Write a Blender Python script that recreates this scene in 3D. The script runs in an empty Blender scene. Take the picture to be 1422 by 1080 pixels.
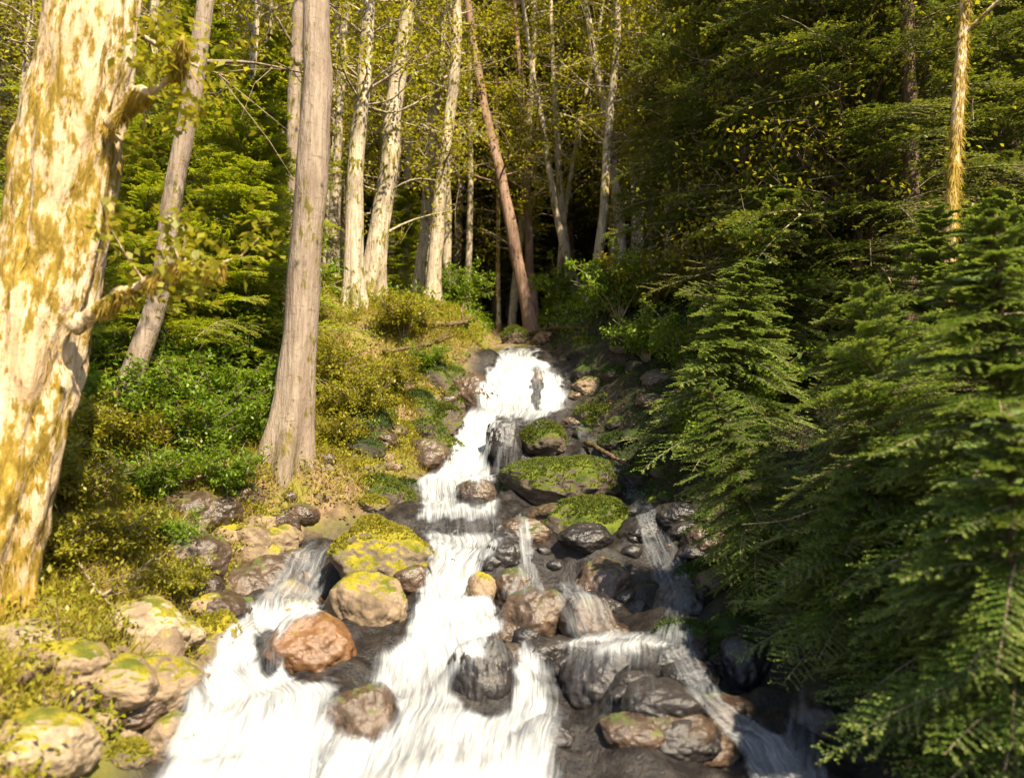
import bpy, math, random
import numpy as np
from mathutils import Vector
from mathutils.bvhtree import BVHTree

S = bpy.context.scene
COL = S.collection
R = math.radians
# ------------------------------------------------------------------ camera, sky, sun, exposure
F = 1100.0; PITCH = R(8.0)                      # focal length in photo pixels, upward pitch
cam = bpy.data.cameras.new("camera"); camo = bpy.data.objects.new("camera", cam); COL.objects.link(camo)
cam.sensor_width = 36.0; cam.lens = 36.0 * F / 1422.0
cam.clip_start = 0.05; cam.clip_end = 1000.0
cam.dof.use_dof = True; cam.dof.focus_distance = 9.5; cam.dof.aperture_fstop = 1.1
camo.location = (0, 0, 0); camo.rotation_euler = (R(90) + PITCH, 0, 0)
S.camera = camo
SUN_EL, SUN_AZ = R(46), R(150)                  # azimuth clockwise from +Y: from the right and a little behind
sun_dir = Vector((math.sin(SUN_AZ) * math.cos(SUN_EL), math.cos(SUN_AZ) * math.cos(SUN_EL), math.sin(SUN_EL)))
W = bpy.data.worlds.new("World"); S.world = W; W.use_nodes = True
nt = W.node_tree
sky = nt.nodes.new("ShaderNodeTexSky"); sky.sky_type = 'NISHITA'; sky.sun_disc = False
sky.sun_elevation = SUN_EL; sky.sun_rotation = SUN_AZ
nt.links.new(sky.outputs[0], nt.nodes["Background"].inputs[0]); nt.nodes["Background"].inputs[1].default_value = 0.07
sl = bpy.data.lights.new("sun", 'SUN'); sl.energy = 4.6; sl.angle = R(0.6); sl.color = (1.0, 0.86, 0.62)
slo = bpy.data.objects.new("sun", sl); COL.objects.link(slo)
slo.rotation_euler = sun_dir.to_track_quat('Z', 'Y').to_euler()
S.view_settings.view_transform = 'Standard'; S.view_settings.look = 'None'
S.view_settings.exposure = 1.75; S.view_settings.gamma = 1.0
S.render.engine = 'CYCLES'
S.cycles.use_denoising = True
S.cycles.max_bounces = 6; S.cycles.diffuse_bounces = 3; S.cycles.transparent_max_bounces = 12
S.cycles.sample_clamp_indirect = 6.0

rng = np.random.default_rng(7)
# ------------------------------------------------------------------ helpers
FW = np.array([0, math.cos(PITCH), math.sin(PITCH)]); UP = np.array([0, -math.sin(PITCH), math.cos(PITCH)])
def ray(px, py):
    d = np.array([(px - 711) / F, 0, 0]) - UP * ((py - 540) / F) + FW
    return d / d[1]
def at(px, py, Y): return ray(px, py) * Y
def proj(P):
    P = np.asarray(P, float)
    w = P @ FW
    return 711 + F * P[..., 0] / w, 540 - F * (P @ UP) / w

def hash3(ix, iy, iz, seed):
    h = (ix.astype(np.int64) * 374761393 + iy.astype(np.int64) * 668265263 + iz.astype(np.int64) * 2147483647 + seed * 974634777) & 0xffffffff
    h = ((h ^ (h >> 13)) * 1274126177) & 0xffffffff
    h = (h ^ (h >> 16)) & 0xffff
    return h / 32767.5 - 1.0
def vnoise(P, seed=0):
    P = np.asarray(P, float); i = np.floor(P); f = P - i; f = f * f * (3 - 2 * f); i = i.astype(np.int64)
    r = 0
    for dx in (0, 1):
        for dy in (0, 1):
            for dz in (0, 1):
                w = (f[..., 0] if dx else 1 - f[..., 0]) * (f[..., 1] if dy else 1 - f[..., 1]) * (f[..., 2] if dz else 1 - f[..., 2])
                r = r + w * hash3(i[..., 0] + dx, i[..., 1] + dy, i[..., 2] + dz, seed)
    return r
def fbm(P, seed=0, octv=4, gain=.5):
    a, s, r = 1.0, 1.0, 0
    for o in range(octv):
        r = r + a * vnoise(np.asarray(P) * s + 17.3 * o, seed + o); a *= gain; s *= 2.03
    return r
def sstep(a, b, x):
    t = np.clip((x - a) / (b - a), 0, 1); return t * t * (3 - 2 * t)
def norm(v):
    return v / np.maximum(np.linalg.norm(v, axis=-1, keepdims=True), 1e-9)

class MB:
    def __init__(s): s.V = []; s.Q = []; s.T = []; s.MQ = []; s.MT = []; s.n = 0
    def add(s, v, q=None, t=None, m=0):
        v = np.asarray(v, float).reshape(-1, 3)
        if q is not None and len(q):
            q = np.asarray(q, np.int64).reshape(-1, 4); s.Q.append(q + s.n); s.MQ.append(np.full(len(q), m))
        if t is not None and len(t):
            t = np.asarray(t, np.int64).reshape(-1, 3); s.T.append(t + s.n); s.MT.append(np.full(len(t), m))
        s.V.append(v); s.n += len(v)
    def mesh(s, name, mats, smooth=True, origin=(0, 0, 0), attrs=None):
        V = np.concatenate(s.V) - np.asarray(origin, float)
        Q = np.concatenate(s.Q) if s.Q else np.zeros((0, 4), np.int64)
        T = np.concatenate(s.T) if s.T else np.zeros((0, 3), np.int64)
        me = bpy.data.meshes.new(name)
        me.vertices.add(len(V)); me.vertices.foreach_set("co", V.astype(np.float32).ravel())
        nl = Q.size + T.size
        me.loops.add(nl); me.loops.foreach_set("vertex_index", np.concatenate([Q.ravel(), T.ravel()]).astype(np.int32))
        me.polygons.add(len(Q) + len(T))
        st = np.concatenate([np.arange(len(Q)) * 4, Q.size + np.arange(len(T)) * 3]).astype(np.int32)
        me.polygons.foreach_set("loop_start", st)
        mi = np.concatenate([np.zeros(0)] + s.MQ + s.MT).astype(np.int32)
        me.polygons.foreach_set("material_index", mi)
        if smooth: me.polygons.foreach_set("use_smooth", np.ones(len(Q) + len(T), bool))
        for m in (mats if isinstance(mats, (list, tuple)) else [mats]): me.materials.append(m)
        for k, a in (attrs or {}).items():
            a = np.asarray(a, np.float32)
            at_ = me.attributes.new(k, 'FLOAT_VECTOR' if a.ndim == 2 else 'FLOAT', 'POINT')
            at_.data.foreach_set("vector" if a.ndim == 2 else "value", a.ravel())
        me.update(calc_edges=True); me.validate()
        return me
    def build(s, name, mats, parent=None, smooth=True, origin=None, attrs=None):
        o_ = (0, 0, 0) if origin is None else origin
        ob = bpy.data.objects.new(name, s.mesh(name, mats, smooth, o_, attrs)); COL.objects.link(ob)
        if parent is not None: ob.parent = parent
        else: ob.location = o_
        return ob
def tag(o, label, cat, group=None, kind=None):
    o["label"] = label; o["category"] = cat
    if group: o["group"] = group
    if kind: o["kind"] = kind
    return o
def thing(name, label, cat, loc, group=None):
    o = bpy.data.objects.new(name, None); COL.objects.link(o); o.location = loc; o.empty_display_size = .2
    return tag(o, label, cat, group)
def copy_thing(src, loc, rz=0, sc=1, label=None, tilt=(0, 0), cat=None, group=None):
    r = src.copy(); COL.objects.link(r); r.location = loc; r.rotation_euler = (tilt[0], tilt[1], rz); r.scale = (sc, sc, sc)
    if label: r["label"] = label
    if group: r["group"] = group
    for c in list(src.children):
        k = c.copy(); COL.objects.link(k); k.parent = r
    return r

def tube(mb, pts, rad, sides=8, m=0, rough=0, seed=0, cap=True, lobes=None, rf=(5, 5, 1.6)):
    pts = np.asarray(pts, float); n = len(pts); rad = np.broadcast_to(np.asarray(rad, float), (n,))
    d = norm(np.gradient(pts, axis=0))
    ref = np.array([0, 1, 0.]) if abs(d[0, 1]) < .8 else np.array([1., 0, 0])
    u = norm(np.cross(d, ref)); w = np.cross(d, u)
    a = np.arange(sides) / sides * 2 * math.pi
    ring = u[:, None, :] * np.cos(a)[None, :, None] + w[:, None, :] * np.sin(a)[None, :, None]
    rr = rad[:, None] * np.ones((1, sides))
    if rough:
        P = pts[:, None, :] + ring * rad[:, None, None]
        rr = rr * (1 + rough * fbm(P * np.array(rf), seed, 4))
    if lobes is not None: rr = rr * (1 + lobes[:, None] * (np.sin(a * 5 + seed) + .5 * np.sin(a * 3 + 2 * seed))[None, :])
    V = pts[:, None, :] + ring * rr[..., None]
    i = np.arange(n - 1)[:, None] * sides; j = np.arange(sides)[None, :]; j2 = (j + 1) % sides
    q = np.stack([i + j, i + j2, i + sides + j2, i + sides + j], -1).reshape(-1, 4)
    V = V.reshape(-1, 3)
    t = None
    if cap:
        V = np.concatenate([V, pts[[0]], pts[[-1]]]); jj = np.arange(sides); b = (n - 1) * sides
        t = np.concatenate([np.stack([np.full(sides, n * sides), (jj + 1) % sides, jj], -1),
                            np.stack([np.full(sides, n * sides + 1), b + jj, b + (jj + 1) % sides], -1)])
    mb.add(V, q, t, m)
def spline(P, n):
    P = np.asarray(P, float); k = len(P)
    s = np.concatenate([[0], np.cumsum(np.linalg.norm(np.diff(P, axis=0), axis=1))])
    t = np.linspace(0, s[-1], n)
    if k < 3: return np.stack([np.interp(t, s, P[:, c]) for c in range(3)], 1)
    M = np.gradient(P, s, axis=0)
    i = np.clip(np.searchsorted(s, t, side='right') - 1, 0, k - 2); h = (s[i + 1] - s[i]); x = ((t - s[i]) / h)
    h = h[:, None]; x = x[:, None]
    return (2*x**3-3*x**2+1)*P[i] + (x**3-2*x**2+x)*h*M[i] + (-2*x**3+3*x**2)*P[i+1] + (x**3-x**2)*h*M[i+1]
def leaf_quads(mb, C, D, Nn, L, Wd, m=0, fold=.15):
    """diamond leaves: base C, direction D, normal-ish Nn, length L, width Wd (arrays)"""
    C = np.asarray(C, float); n = len(C); D = norm(D); sd = norm(np.cross(D, Nn)); up = np.cross(sd, D)
    L = np.broadcast_to(L, (n,))[:, None]; Wd = np.broadcast_to(Wd, (n,))[:, None]
    v = np.stack([C, C + D * L * .45 + sd * Wd * .5 + up * Wd * fold, C + D * L, C + D * L * .45 - sd * Wd * .5 + up * Wd * fold], 1)
    mb.add(v, np.arange(n * 4).reshape(-1, 4), m=m)
def rdir(n, r=rng): return norm(r.normal(size=(n, 3)))

# ------------------------------------------------------------------ materials
def nmat(name):
    m = bpy.data.materials.new(name); m.use_nodes = True; t = m.node_tree
    for n in list(t.nodes): t.nodes.remove(n)
    return m, t
class NT:
    def __init__(s, name): s.m, s.t = nmat(name); s.out = s.n("ShaderNodeOutputMaterial")
    def n(s, typ, **kw):
        x = s.t.nodes.new(typ)
        for k, v in kw.items(): setattr(x, k, v)
        return x
    def l(s, a, b): s.t.links.new(a, b)
    def set(s, node, i, v):
        if hasattr(v, "is_output"): s.l(v, node.inputs[i])
        else: node.inputs[i].default_value = v
    def math(s, op, a, b=None, c=None):
        x = s.n("ShaderNodeMath", operation=op); s.set(x, 0, a)
        if b is not None: s.set(x, 1, b)
        if c is not None: s.set(x, 2, c)
        return x.outputs[0]
    def mix(s, f, a, b):
        x = s.n("ShaderNodeMix", data_type='RGBA'); s.set(x, 0, f); s.set(x, 6, a); s.set(x, 7, b); return x.outputs[2]
    def coord(s, scale=(1, 1, 1), kind="Object"):
        c = s.n("ShaderNodeTexCoord"); mp = s.n("ShaderNodeMapping"); s.l(c.outputs[kind], mp.inputs[0])
        mp.inputs["Scale"].default_value = scale; return mp.outputs[0]
    def noise(s, vec, scale, detail=6, rough=.6, dist=0):
        x = s.n("ShaderNodeTexNoise"); s.l(vec, x.inputs["Vector"]); x.inputs["Scale"].default_value = scale
        x.inputs["Detail"].default_value = detail; x.inputs["Roughness"].default_value = rough; x.inputs["Distortion"].default_value = dist
        return x.outputs[0]
    def ramp(s, f, a, b):
        x = s.n("ShaderNodeMapRange", interpolation_type='SMOOTHSTEP'); s.set(x, 0, f); x.inputs[1].default_value = a; x.inputs[2].default_value = b
        return x.outputs[0]
    def bsdf(s, col, rough=.8, bump=None, bs=.3, bd=.02, spec=.3):
        x = s.n("ShaderNodeBsdfPrincipled"); s.set(x, "Base Color", col); s.set(x, "Roughness", rough); s.set(x, "Specular IOR Level", spec)
        if bump is not None:
            b = s.n("ShaderNodeBump"); s.l(bump, b.inputs["Height"]); b.inputs["Strength"].default_value = bs; b.inputs["Distance"].default_value = bd
            s.l(b.outputs[0], x.inputs["Normal"])
        return x.outputs[0]
    def done(s, sh): s.l(sh, s.out.inputs[0]); return s.m
def c4(c): return (c[0], c[1], c[2], 1)

def rock_mat(name, c1, c2, moss=0.5, mc=((.05, .07, .008), (.17, .16, .012)), wet=0.0):
    t = NT(name); v = t.coord()
    oi = t.n("ShaderNodeObjectInfo"); add = t.n("ShaderNodeVectorMath", operation='ADD'); t.l(v, add.inputs[0])
    cmb = t.n("ShaderNodeCombineXYZ"); t.l(t.math('MULTIPLY', oi.outputs["Random"], 37.0), cmb.inputs[0]); t.l(cmb.outputs[0], add.inputs[1]); v = add.outputs[0]
    n1 = t.noise(v, 3.0, 8, .62, .4); n2 = t.noise(v, 17, 8, .7); n3 = t.noise(v, 70, 4, .6)
    col = t.mix(t.ramp(n1, .32, .68), c4(c1), c4(c2))
    sp = t.ramp(n2, .56, .72); col = t.mix(t.math('MULTIPLY', sp, .55), col, c4([min(1, x * 1.7 + .02) for x in c2]))
    col = t.mix(t.math('MULTIPLY', t.ramp(n2, .46, .33), .6), col, c4([x * .35 for x in c1]))
    h = t.math('ADD', t.math('MULTIPLY', n2, .7), t.math('MULTIPLY', n3, .3))
    g = t.n("ShaderNodeNewGeometry"); sx = t.n("ShaderNodeSeparateXYZ"); t.l(g.outputs["Normal"], sx.inputs[0])
    rough = .28 if wet > .5 else .75
    if moss > 0:
        k = t.math('ADD', sx.outputs[2], t.math('MULTIPLY', t.math('SUBTRACT', n1, .5), 2.4))
        k = t.math('ADD', k, t.math('MULTIPLY', t.math('SUBTRACT', n2, .5), 1.0))
        th = 1.05 - moss * 1.3
        f = t.ramp(k, th, th + .3)
        mcol = t.mix(t.ramp(t.noise(v, 5, 5, .6), .35, .65), c4(mc[0]), c4(mc[1]))
        mcol = t.mix(t.math('MULTIPLY', t.ramp(n3, .4, .7), .5), mcol, c4([x * .4 for x in mc[0]]))
        col = t.mix(f, col, mcol)
        rr = t.n("ShaderNodeMix", data_type='FLOAT'); t.l(f, rr.inputs[0]); rr.inputs[2].default_value = rough; rr.inputs[3].default_value = .95
        rough = rr.outputs[0]
    return t.done(t.bsdf(col, rough, h, .55, .03, .5 if wet > .5 else .25))
def bark_mat(name, lite, dark, mossc=(.2, .17, .02), moss=.3, lent=.5):
    t = NT(name); v = t.coord((1, 1, .35)); vb = t.coord((1, 1, 5))
    n1 = t.noise(v, 3.2, 7, .6, .6); n2 = t.noise(v, 18, 6, .65); n3 = t.noise(vb, 5.5, 5, .7, .2); n4 = t.noise(t.coord((1, 1, .08)), 28, 4, .6)
    col = t.mix(t.ramp(n1, .38, .62), c4(lite), c4([.4 * a + .6 * b for a, b in zip(lite, dark)]))
    col = t.mix(t.math('MULTIPLY', t.ramp(n3, .56, .66), lent), col, c4(dark))
    col = t.mix(t.math('MULTIPLY', t.ramp(n4, .55, .4), .45), col, c4(dark))
    nm = t.noise(t.coord((1, 1, .6)), 1.6, 6, .65)
    f = t.ramp(t.math('ADD', nm, t.math('MULTIPLY', t.math('SUBTRACT', n2, .5), 1.1)), .70 - moss * .42, .82 - moss * .42)
    mcol = t.mix(t.ramp(n2, .35, .65), c4(mossc), c4([x * .45 for x in mossc]))
    col = t.mix(f, col, mcol)
    h = t.math('ADD', t.math('MULTIPLY', n2, .5), t.math('MULTIPLY', n4, .5))
    return t.done(t.bsdf(col, .85, h, .9, .05, .2))
def leaf_mat(name, c1, c2, trans=.35, gloss=.45):
    t = NT(name); g = t.n("ShaderNodeNewGeometry")
    v = t.coord(); n = t.noise(v, 1.3, 3, .6)
    f = t.math('ADD', t.math('MULTIPLY', g.outputs["Random Per Island"], .7), t.math('MULTIPLY', t.ramp(n, .3, .7), .35))
    col = t.mix(f, c4(c1), c4(c2))
    d = t.n("ShaderNodeBsdfPrincipled"); t.l(col, d.inputs["Base Color"]); d.inputs["Roughness"].default_value = gloss; d.inputs["Specular IOR Level"].default_value = .35
    tr = t.n("ShaderNodeBsdfTranslucent"); cc = t.mix(.5, col, c4((c2[0] * 1.6, c2[1] * 1.5, c2[2] * .6))); t.l(cc, tr.inputs[0])
    mx = t.n("ShaderNodeMixShader"); mx.inputs[0].default_value = trans; t.l(d.outputs[0], mx.inputs[1]); t.l(tr.outputs[0], mx.inputs[2])
    return t.done(mx.outputs[0])

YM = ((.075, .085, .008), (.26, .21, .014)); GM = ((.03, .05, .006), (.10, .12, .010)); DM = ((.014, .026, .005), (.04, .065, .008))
ROCK = {
    'tan': rock_mat("tan_rock", (.11, .078, .05), (.27, .195, .125), .33, YM),
    'pale': rock_mat("pale_rock", (.17, .125, .08), (.36, .28, .19), .36, YM),
    'orange': rock_mat("orange_rock", (.075, .036, .016), (.16, .078, .032), .05, YM, 1),
    'brown': rock_mat("brown_rock", (.03, .020, .014), (.09, .058, .038), .15, GM, 1),
    'dark': rock_mat("dark_wet_rock", (.009, .008, .009), (.036, .03, .028), .0, GM, 1),
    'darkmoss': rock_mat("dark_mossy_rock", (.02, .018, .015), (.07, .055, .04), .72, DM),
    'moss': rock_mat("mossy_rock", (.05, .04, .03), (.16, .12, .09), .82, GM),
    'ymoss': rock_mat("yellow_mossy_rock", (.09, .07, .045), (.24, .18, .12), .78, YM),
}
MOSSLEAF = {'ymoss': leaf_mat("yellow_moss_fibre", (.09, .10, .008), (.30, .25, .02), .3, .8), 'moss': leaf_mat("moss_fibre", (.035, .055, .006), (.13, .15, .012), .3, .8),
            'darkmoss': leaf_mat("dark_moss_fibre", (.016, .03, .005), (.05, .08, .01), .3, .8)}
BARK = {
    'pale': bark_mat("pale_bark", (.46, .38, .28), (.13, .10, .07), (.24, .20, .03), .42, .6),
    'main': bark_mat("grey_bark", (.27, .215, .165), (.13, .09, .065), (.22, .18, .04), .28, .8),
    'mossy': bark_mat("mossy_bark", (.56, .45, .31), (.30, .19, .09), (.36, .24, .035), .62, .5),
    'red': bark_mat("reddish_bark", (.28, .18, .13), (.08, .045, .03), (.24, .16, .03), .15, .45),
    'dark': bark_mat("dark_bark", (.14, .09, .055), (.03, .02, .014), (.08, .07, .01), .4, .4),
    'twig': bark_mat("twig_bark", (.34, .26, .18), (.10, .07, .05), (.2, .17, .03), .2, .3),
}
LEAF = {
    'alder': leaf_mat("alder_leaf", (.13, .16, .010), (.32, .29, .018), .52),
    'shrub': leaf_mat("shrub_leaf", (.06, .13, .008), (.18, .26, .015), .45),
    'yshrub': leaf_mat("yellow_shrub_leaf", (.11, .13, .010), (.30, .27, .02), .42),
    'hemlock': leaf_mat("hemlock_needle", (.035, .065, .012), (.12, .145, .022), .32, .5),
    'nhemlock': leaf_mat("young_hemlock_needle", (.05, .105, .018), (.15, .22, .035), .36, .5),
    'nhemlock_tip': leaf_mat("young_hemlock_lit_tip", (.11, .17, .03), (.26, .32, .06), .4, .5), 'hemlock_tip': leaf_mat("hemlock_tip", (.06, .09, .015), (.18, .20, .03), .38, .5),  # pale tips: new growth, plus sun on bough ends put into the colour
    'lhemlock_tip': leaf_mat("light_hemlock_tip", (.17, .24, .014), (.36, .38, .022), .5, .5), 'far_tip': leaf_mat("far_tip", (.04, .05, .012), (.12, .12, .02), .3, .6),  # same for left-bank and far boughs: sunlit ends coloured in
    'lhemlock': leaf_mat("sunlit_hemlock_needle", (.11, .18, .010), (.27, .32, .016), .5, .5),  # green raised to put sunlight on the left bank into the colour
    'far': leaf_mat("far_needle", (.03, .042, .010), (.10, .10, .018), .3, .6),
    'grass': leaf_mat("grass_blade", (.12, .12, .012), (.36, .28, .04), .35, .6),
    'litter': leaf_mat("dead_leaf", (.08, .045, .02), (.30, .19, .08), .1, .8),
    'hang': leaf_mat("hanging_moss", (.22, .15, .02), (.46, .34, .06), .4, .8),
}

# ------------------------------------------------------------------ ground
PY = np.array([-30, 0, 4.0, 4.9, 5.2, 6.0, 6.5, 7.0, 7.7, 8.0, 8.5, 8.8, 9.0, 9.6, 9.9, 10.6, 11.0, 11.5, 11.9, 12.3, 12.9, 14, 17, 25, 34, 60, 80])
PZ = np.array([-5, -2.1, -1.65, -1.5, -1.40, -1.25, -1.02, -.92, -.78, -.46, -.40, -.18, -.12, -.02, .22, .42, .78, 1.0, 1.25, 1.75, 2.3, 2.62, 3.45, 5.4, 8.6, 20, 27])
def bed(y):
    return (np.interp(y - .08, PY, PZ) + np.interp(y, PY, PZ) + np.interp(y + .08, PY, PZ)) / 3
EY = [0, 4.5, 6.0, 6.5, 7.5, 8.2, 9, 10.3, 11.5, 13, 14, 18, 30]
EL = [-1.7, -2.0, -2.1, -2.2, -2.35, -2.2, -1.35, -.9, -.75, -.55, -.4, -.3, -.3]
ER = [2.2, 2.0, 1.8, 1.6, 1.5, 1.45, 1.35, 1.15, .95, .95, .7, .4, .4]
def ground_z(x, y, rough=True):
    x = np.asarray(x, float); y = np.asarray(y, float)
    l = np.interp(y, EY, EL); r = np.interp(y, EY, ER)
    dl = np.maximum(l - x, 0); dr = np.maximum(x - r, 0)
    fade = sstep(40, 16, y)
    z = bed(y) + (.42 * sstep(0, .8, dl) + .24 * np.minimum(dl, 12) + .10 * np.maximum(dl - 12, 0)) * (.35 + .65 * fade) \
        + (.45 * sstep(0, .8, dr) + .36 * np.minimum(dr, 14) + .15 * np.maximum(dr - 14, 0)) * (.35 + .65 * fade)
    if rough:
        P = np.stack([x, y, np.zeros_like(x)], -1)
        out = sstep(0, .8, dl + dr)
        z = z + fbm(P * .9, 3, 3) * .10 * out + fbm(P * 4.1, 5, 3) * (.035 + .02 * out)
        z = z + (.14 * vnoise(P * 2.4, 21) + .06 * vnoise(P * 5.3, 23) + .02 * vnoise(P * 13, 24)) * (1 - out) * sstep(16, 13, y)
    return z
def gz(x, y): return float(ground_z(np.array([x]), np.array([y]))[0])
def hit(px, py, y0=2.5, y1=70):
    d = ray(px, py); Y = np.concatenate([np.arange(y0, 20, .02), np.arange(20, y1, .2)])
    z = ground_z(d[0] * Y, Y); k = np.argmax(z >= d[2] * Y)
    if z[k] < d[2] * Y[k]: k = len(Y) - 1
    return np.array([d[0] * Y[k], Y[k], z[k]])
def gnormal(x, y, e=.05):
    dx = (ground_z(x + e, y) - ground_z(x - e, y)) / (2 * e); dy = (ground_z(x, y + e) - ground_z(x, y - e)) / (2 * e)
    return norm(np.stack([-dx, -dy, np.ones_like(dx)], -1))
def build_ground():
    u = np.linspace(-1, 1, 420); xs = 6 * u + 62 * np.sign(u) * np.abs(u) ** 7
    ys = np.concatenate([np.linspace(-25, 2, 30)[:-1], np.arange(2, 16, .05), np.linspace(16, 40, 130)[1:], np.linspace(40, 76, 40)[1:]])
    X, Y = np.meshgrid(xs, ys); Z = ground_z(X, Y)
    nx, ny = len(xs), len(ys)
    i = np.arange(ny - 1)[:, None] * nx; j = np.arange(nx - 1)[None, :]
    q = np.stack([i + j, i + j + 1, i + nx + j + 1, i + nx + j], -1).reshape(-1, 4)
    l = np.interp(Y, EY, EL); r = np.interp(Y, EY, ER)
    ch = sstep(.35, -.1, np.maximum(l - X, X - r)) * sstep(16, 13.5, Y)
    side = sstep(-1, 1.5, X)
    t = NT("forest_floor"); a = t.n("ShaderNodeAttribute", attribute_name="bed"); a2 = t.n("ShaderNodeAttribute", attribute_name="bank")
    v = t.coord(); n1 = t.noise(v, 1.2, 8, .65); n2 = t.noise(v, 9, 8, .7); n3 = t.noise(v, 45, 4, .65)
    lighter = t.mix(t.ramp(n2, .35, .65), c4((.09, .055, .03)), c4((.24, .16, .085)))
    lighter = t.mix(t.ramp(n1, .45, .6), lighter, c4((.15, .14, .02)))
    darker = t.mix(t.ramp(n2, .4, .65), c4((.018, .014, .010)), c4((.05, .036, .022)))
    darker = t.mix(t.ramp(n1, .45, .62), darker, c4((.02, .034, .006)))
    fl = t.mix(a2.outputs["Fac"], lighter, darker)  # floor colour falls off strongly from left bank to right bank
    vor = t.n("ShaderNodeTexVoronoi"); t.l(v, vor.inputs[0]); vor.inputs["Scale"].default_value = 9
    bedc = t.mix(t.ramp(n2, .35, .7), c4((.008, .007, .008)), c4((.032, .026, .022)))
    col = t.mix(a.outputs["Fac"], fl, bedc)
    rg = t.n("ShaderNodeMix", data_type='FLOAT'); t.l(a.outputs["Fac"], rg.inputs[0]); rg.inputs[2].default_value = .95; rg.inputs[3].default_value = .3
    h = t.math('ADD', t.math('MULTIPLY', n2, .6), t.math('MULTIPLY', n3, .4))
    m = t.done(t.bsdf(col, rg.outputs[0], h, .7, .05))
    mb = MB(); mb.add(np.stack([X, Y, Z], -1), q)
    o = mb.build("ground", m, attrs={"bed": ch.ravel(), "bank": side.ravel()})
    tag(o, "forest floor sloping down to the stream, dry leaf litter on the left", "ground", kind='structure')
    return mb
ground_mb = build_ground()

# ------------------------------------------------------------------ boulders
def ico(sub):
    import bmesh
    bm = bmesh.new(); bmesh.ops.create_icosphere(bm, subdivisions=sub, radius=1)
    V = np.array([v.co[:] for v in bm.verts]); T = np.array([[v.index for v in f.verts] for f in bm.faces]); bm.free()
    return V, T
ICO = {k: ico(k) for k in (3, 4, 6)}
def boulder_shape(seed, sub=6, ang=.5):
    r = np.random.default_rng(seed); V, T = ICO[sub]
    n = rdir(16, r); d = r.uniform(.72, 1.02, 16)
    k = V @ n.T; rr = np.where(k > .05, d / np.maximum(k, .05), 9.0)
    p = 16.0
    rad = (np.sum(rr ** -p, axis=1) + 1.08 ** -p) ** (-1 / p)
    rad = rad * ang + (1 - ang) * .92
    V2 = V * rad[:, None]
    V2 = V2 * (1 + .10 * fbm(V2 * 1.7, seed, 3) + .035 * fbm(V2 * 6, seed + 9, 3) + .010 * fbm(V2 * 22, seed + 19, 2))[:, None]
    ext = np.abs(V2).max(0)
    return V2 / ext, T
BALL = MB()     # everything solid in the stream, for draping the water
BVT = []
def moss_fuzz(V, T, kind, n, r, th, size):
    a, b, c = V[T[:, 0]], V[T[:, 1]], V[T[:, 2]]
    fn = np.cross(b - a, c - a); ar = np.linalg.norm(fn, axis=1); fn = norm(fn)
    cen = (a + b + c) / 3
    w = ar * (fn[:, 2] + .55 * fbm(cen * 2.3, 11, 3) > th) * (cen[:, 2] > np.percentile(V[:, 2], 35))
    if w.sum() <= 0: return None
    f = r.choice(len(T), n, p=w / w.sum()); u = r.random((n, 2)); s = np.sqrt(u[:, 0])
    P = (1 - s)[:, None] * a[f] + (s * (1 - u[:, 1]))[:, None] * b[f] + (s * u[:, 1])[:, None] * c[f]
    D = norm(fn[f] + rdir(n, r) * .8 + np.array([0, 0, .1]))
    mb = MB(); leaf_quads(mb, P - D * size * .15, D, rdir(n, r), size * r.uniform(.6, 1.4, n), size * .38, fold=.1)
    return mb
def boulder(x0, x1, y0, y1, Y, mat, label, seed, ry=1.0, ang=.8, name="boulder", group=None, fuzz=None, rot=0.0):
    r = np.random.default_rng(seed)
    rx = (x1 - x0) / 2 * Y / F; cx = (x0 + x1) / 2
    zt = at(cx, y0, Y)[2]; zb = at(cx, y1, Y)[2]; X = at(cx, y0, Y)[0]
    g = gz(X, Y); zb = min(zb, g - .08)
    rz = (zt - zb) / 2; cz = (zt + zb) / 2; ryv = ry * max(rx * .85, min(rz, rx) * .9)
    big = (x1 - x0) > 40
    V, T = boulder_shape(seed, 6 if big else 4, ang)
    V = V * np.array([rx, ryv, rz])
    if rot: V = V @ np.array([[math.cos(rot), 0, -math.sin(rot)], [0, 1, 0], [math.sin(rot), 0, math.cos(rot)]])
    base = np.array([X, Y + ryv * .35, zb]); V = V + np.array([X, Y + ryv * .35, cz])
    mb = MB(); mb.add(V, t=T)
    o = mb.build(name, ROCK[mat], origin=base); tag(o, label, "boulder" if name == "boulder" else "stone", group)
    BVT.append((V, T))
    if mat in MOSSLEAF and big:
        n = int(min(14000, 2600 * 4 * rx * ryv / .25)) if fuzz is None else fuzz
        fz = moss_fuzz(V, T, mat, n, r, .45 if mat == 'moss' else .5, .03 if Y < 10 else .04)
        if fz: fz.build("moss", MOSSLEAF[mat], parent=o, origin=base, smooth=False)
    return o
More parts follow.
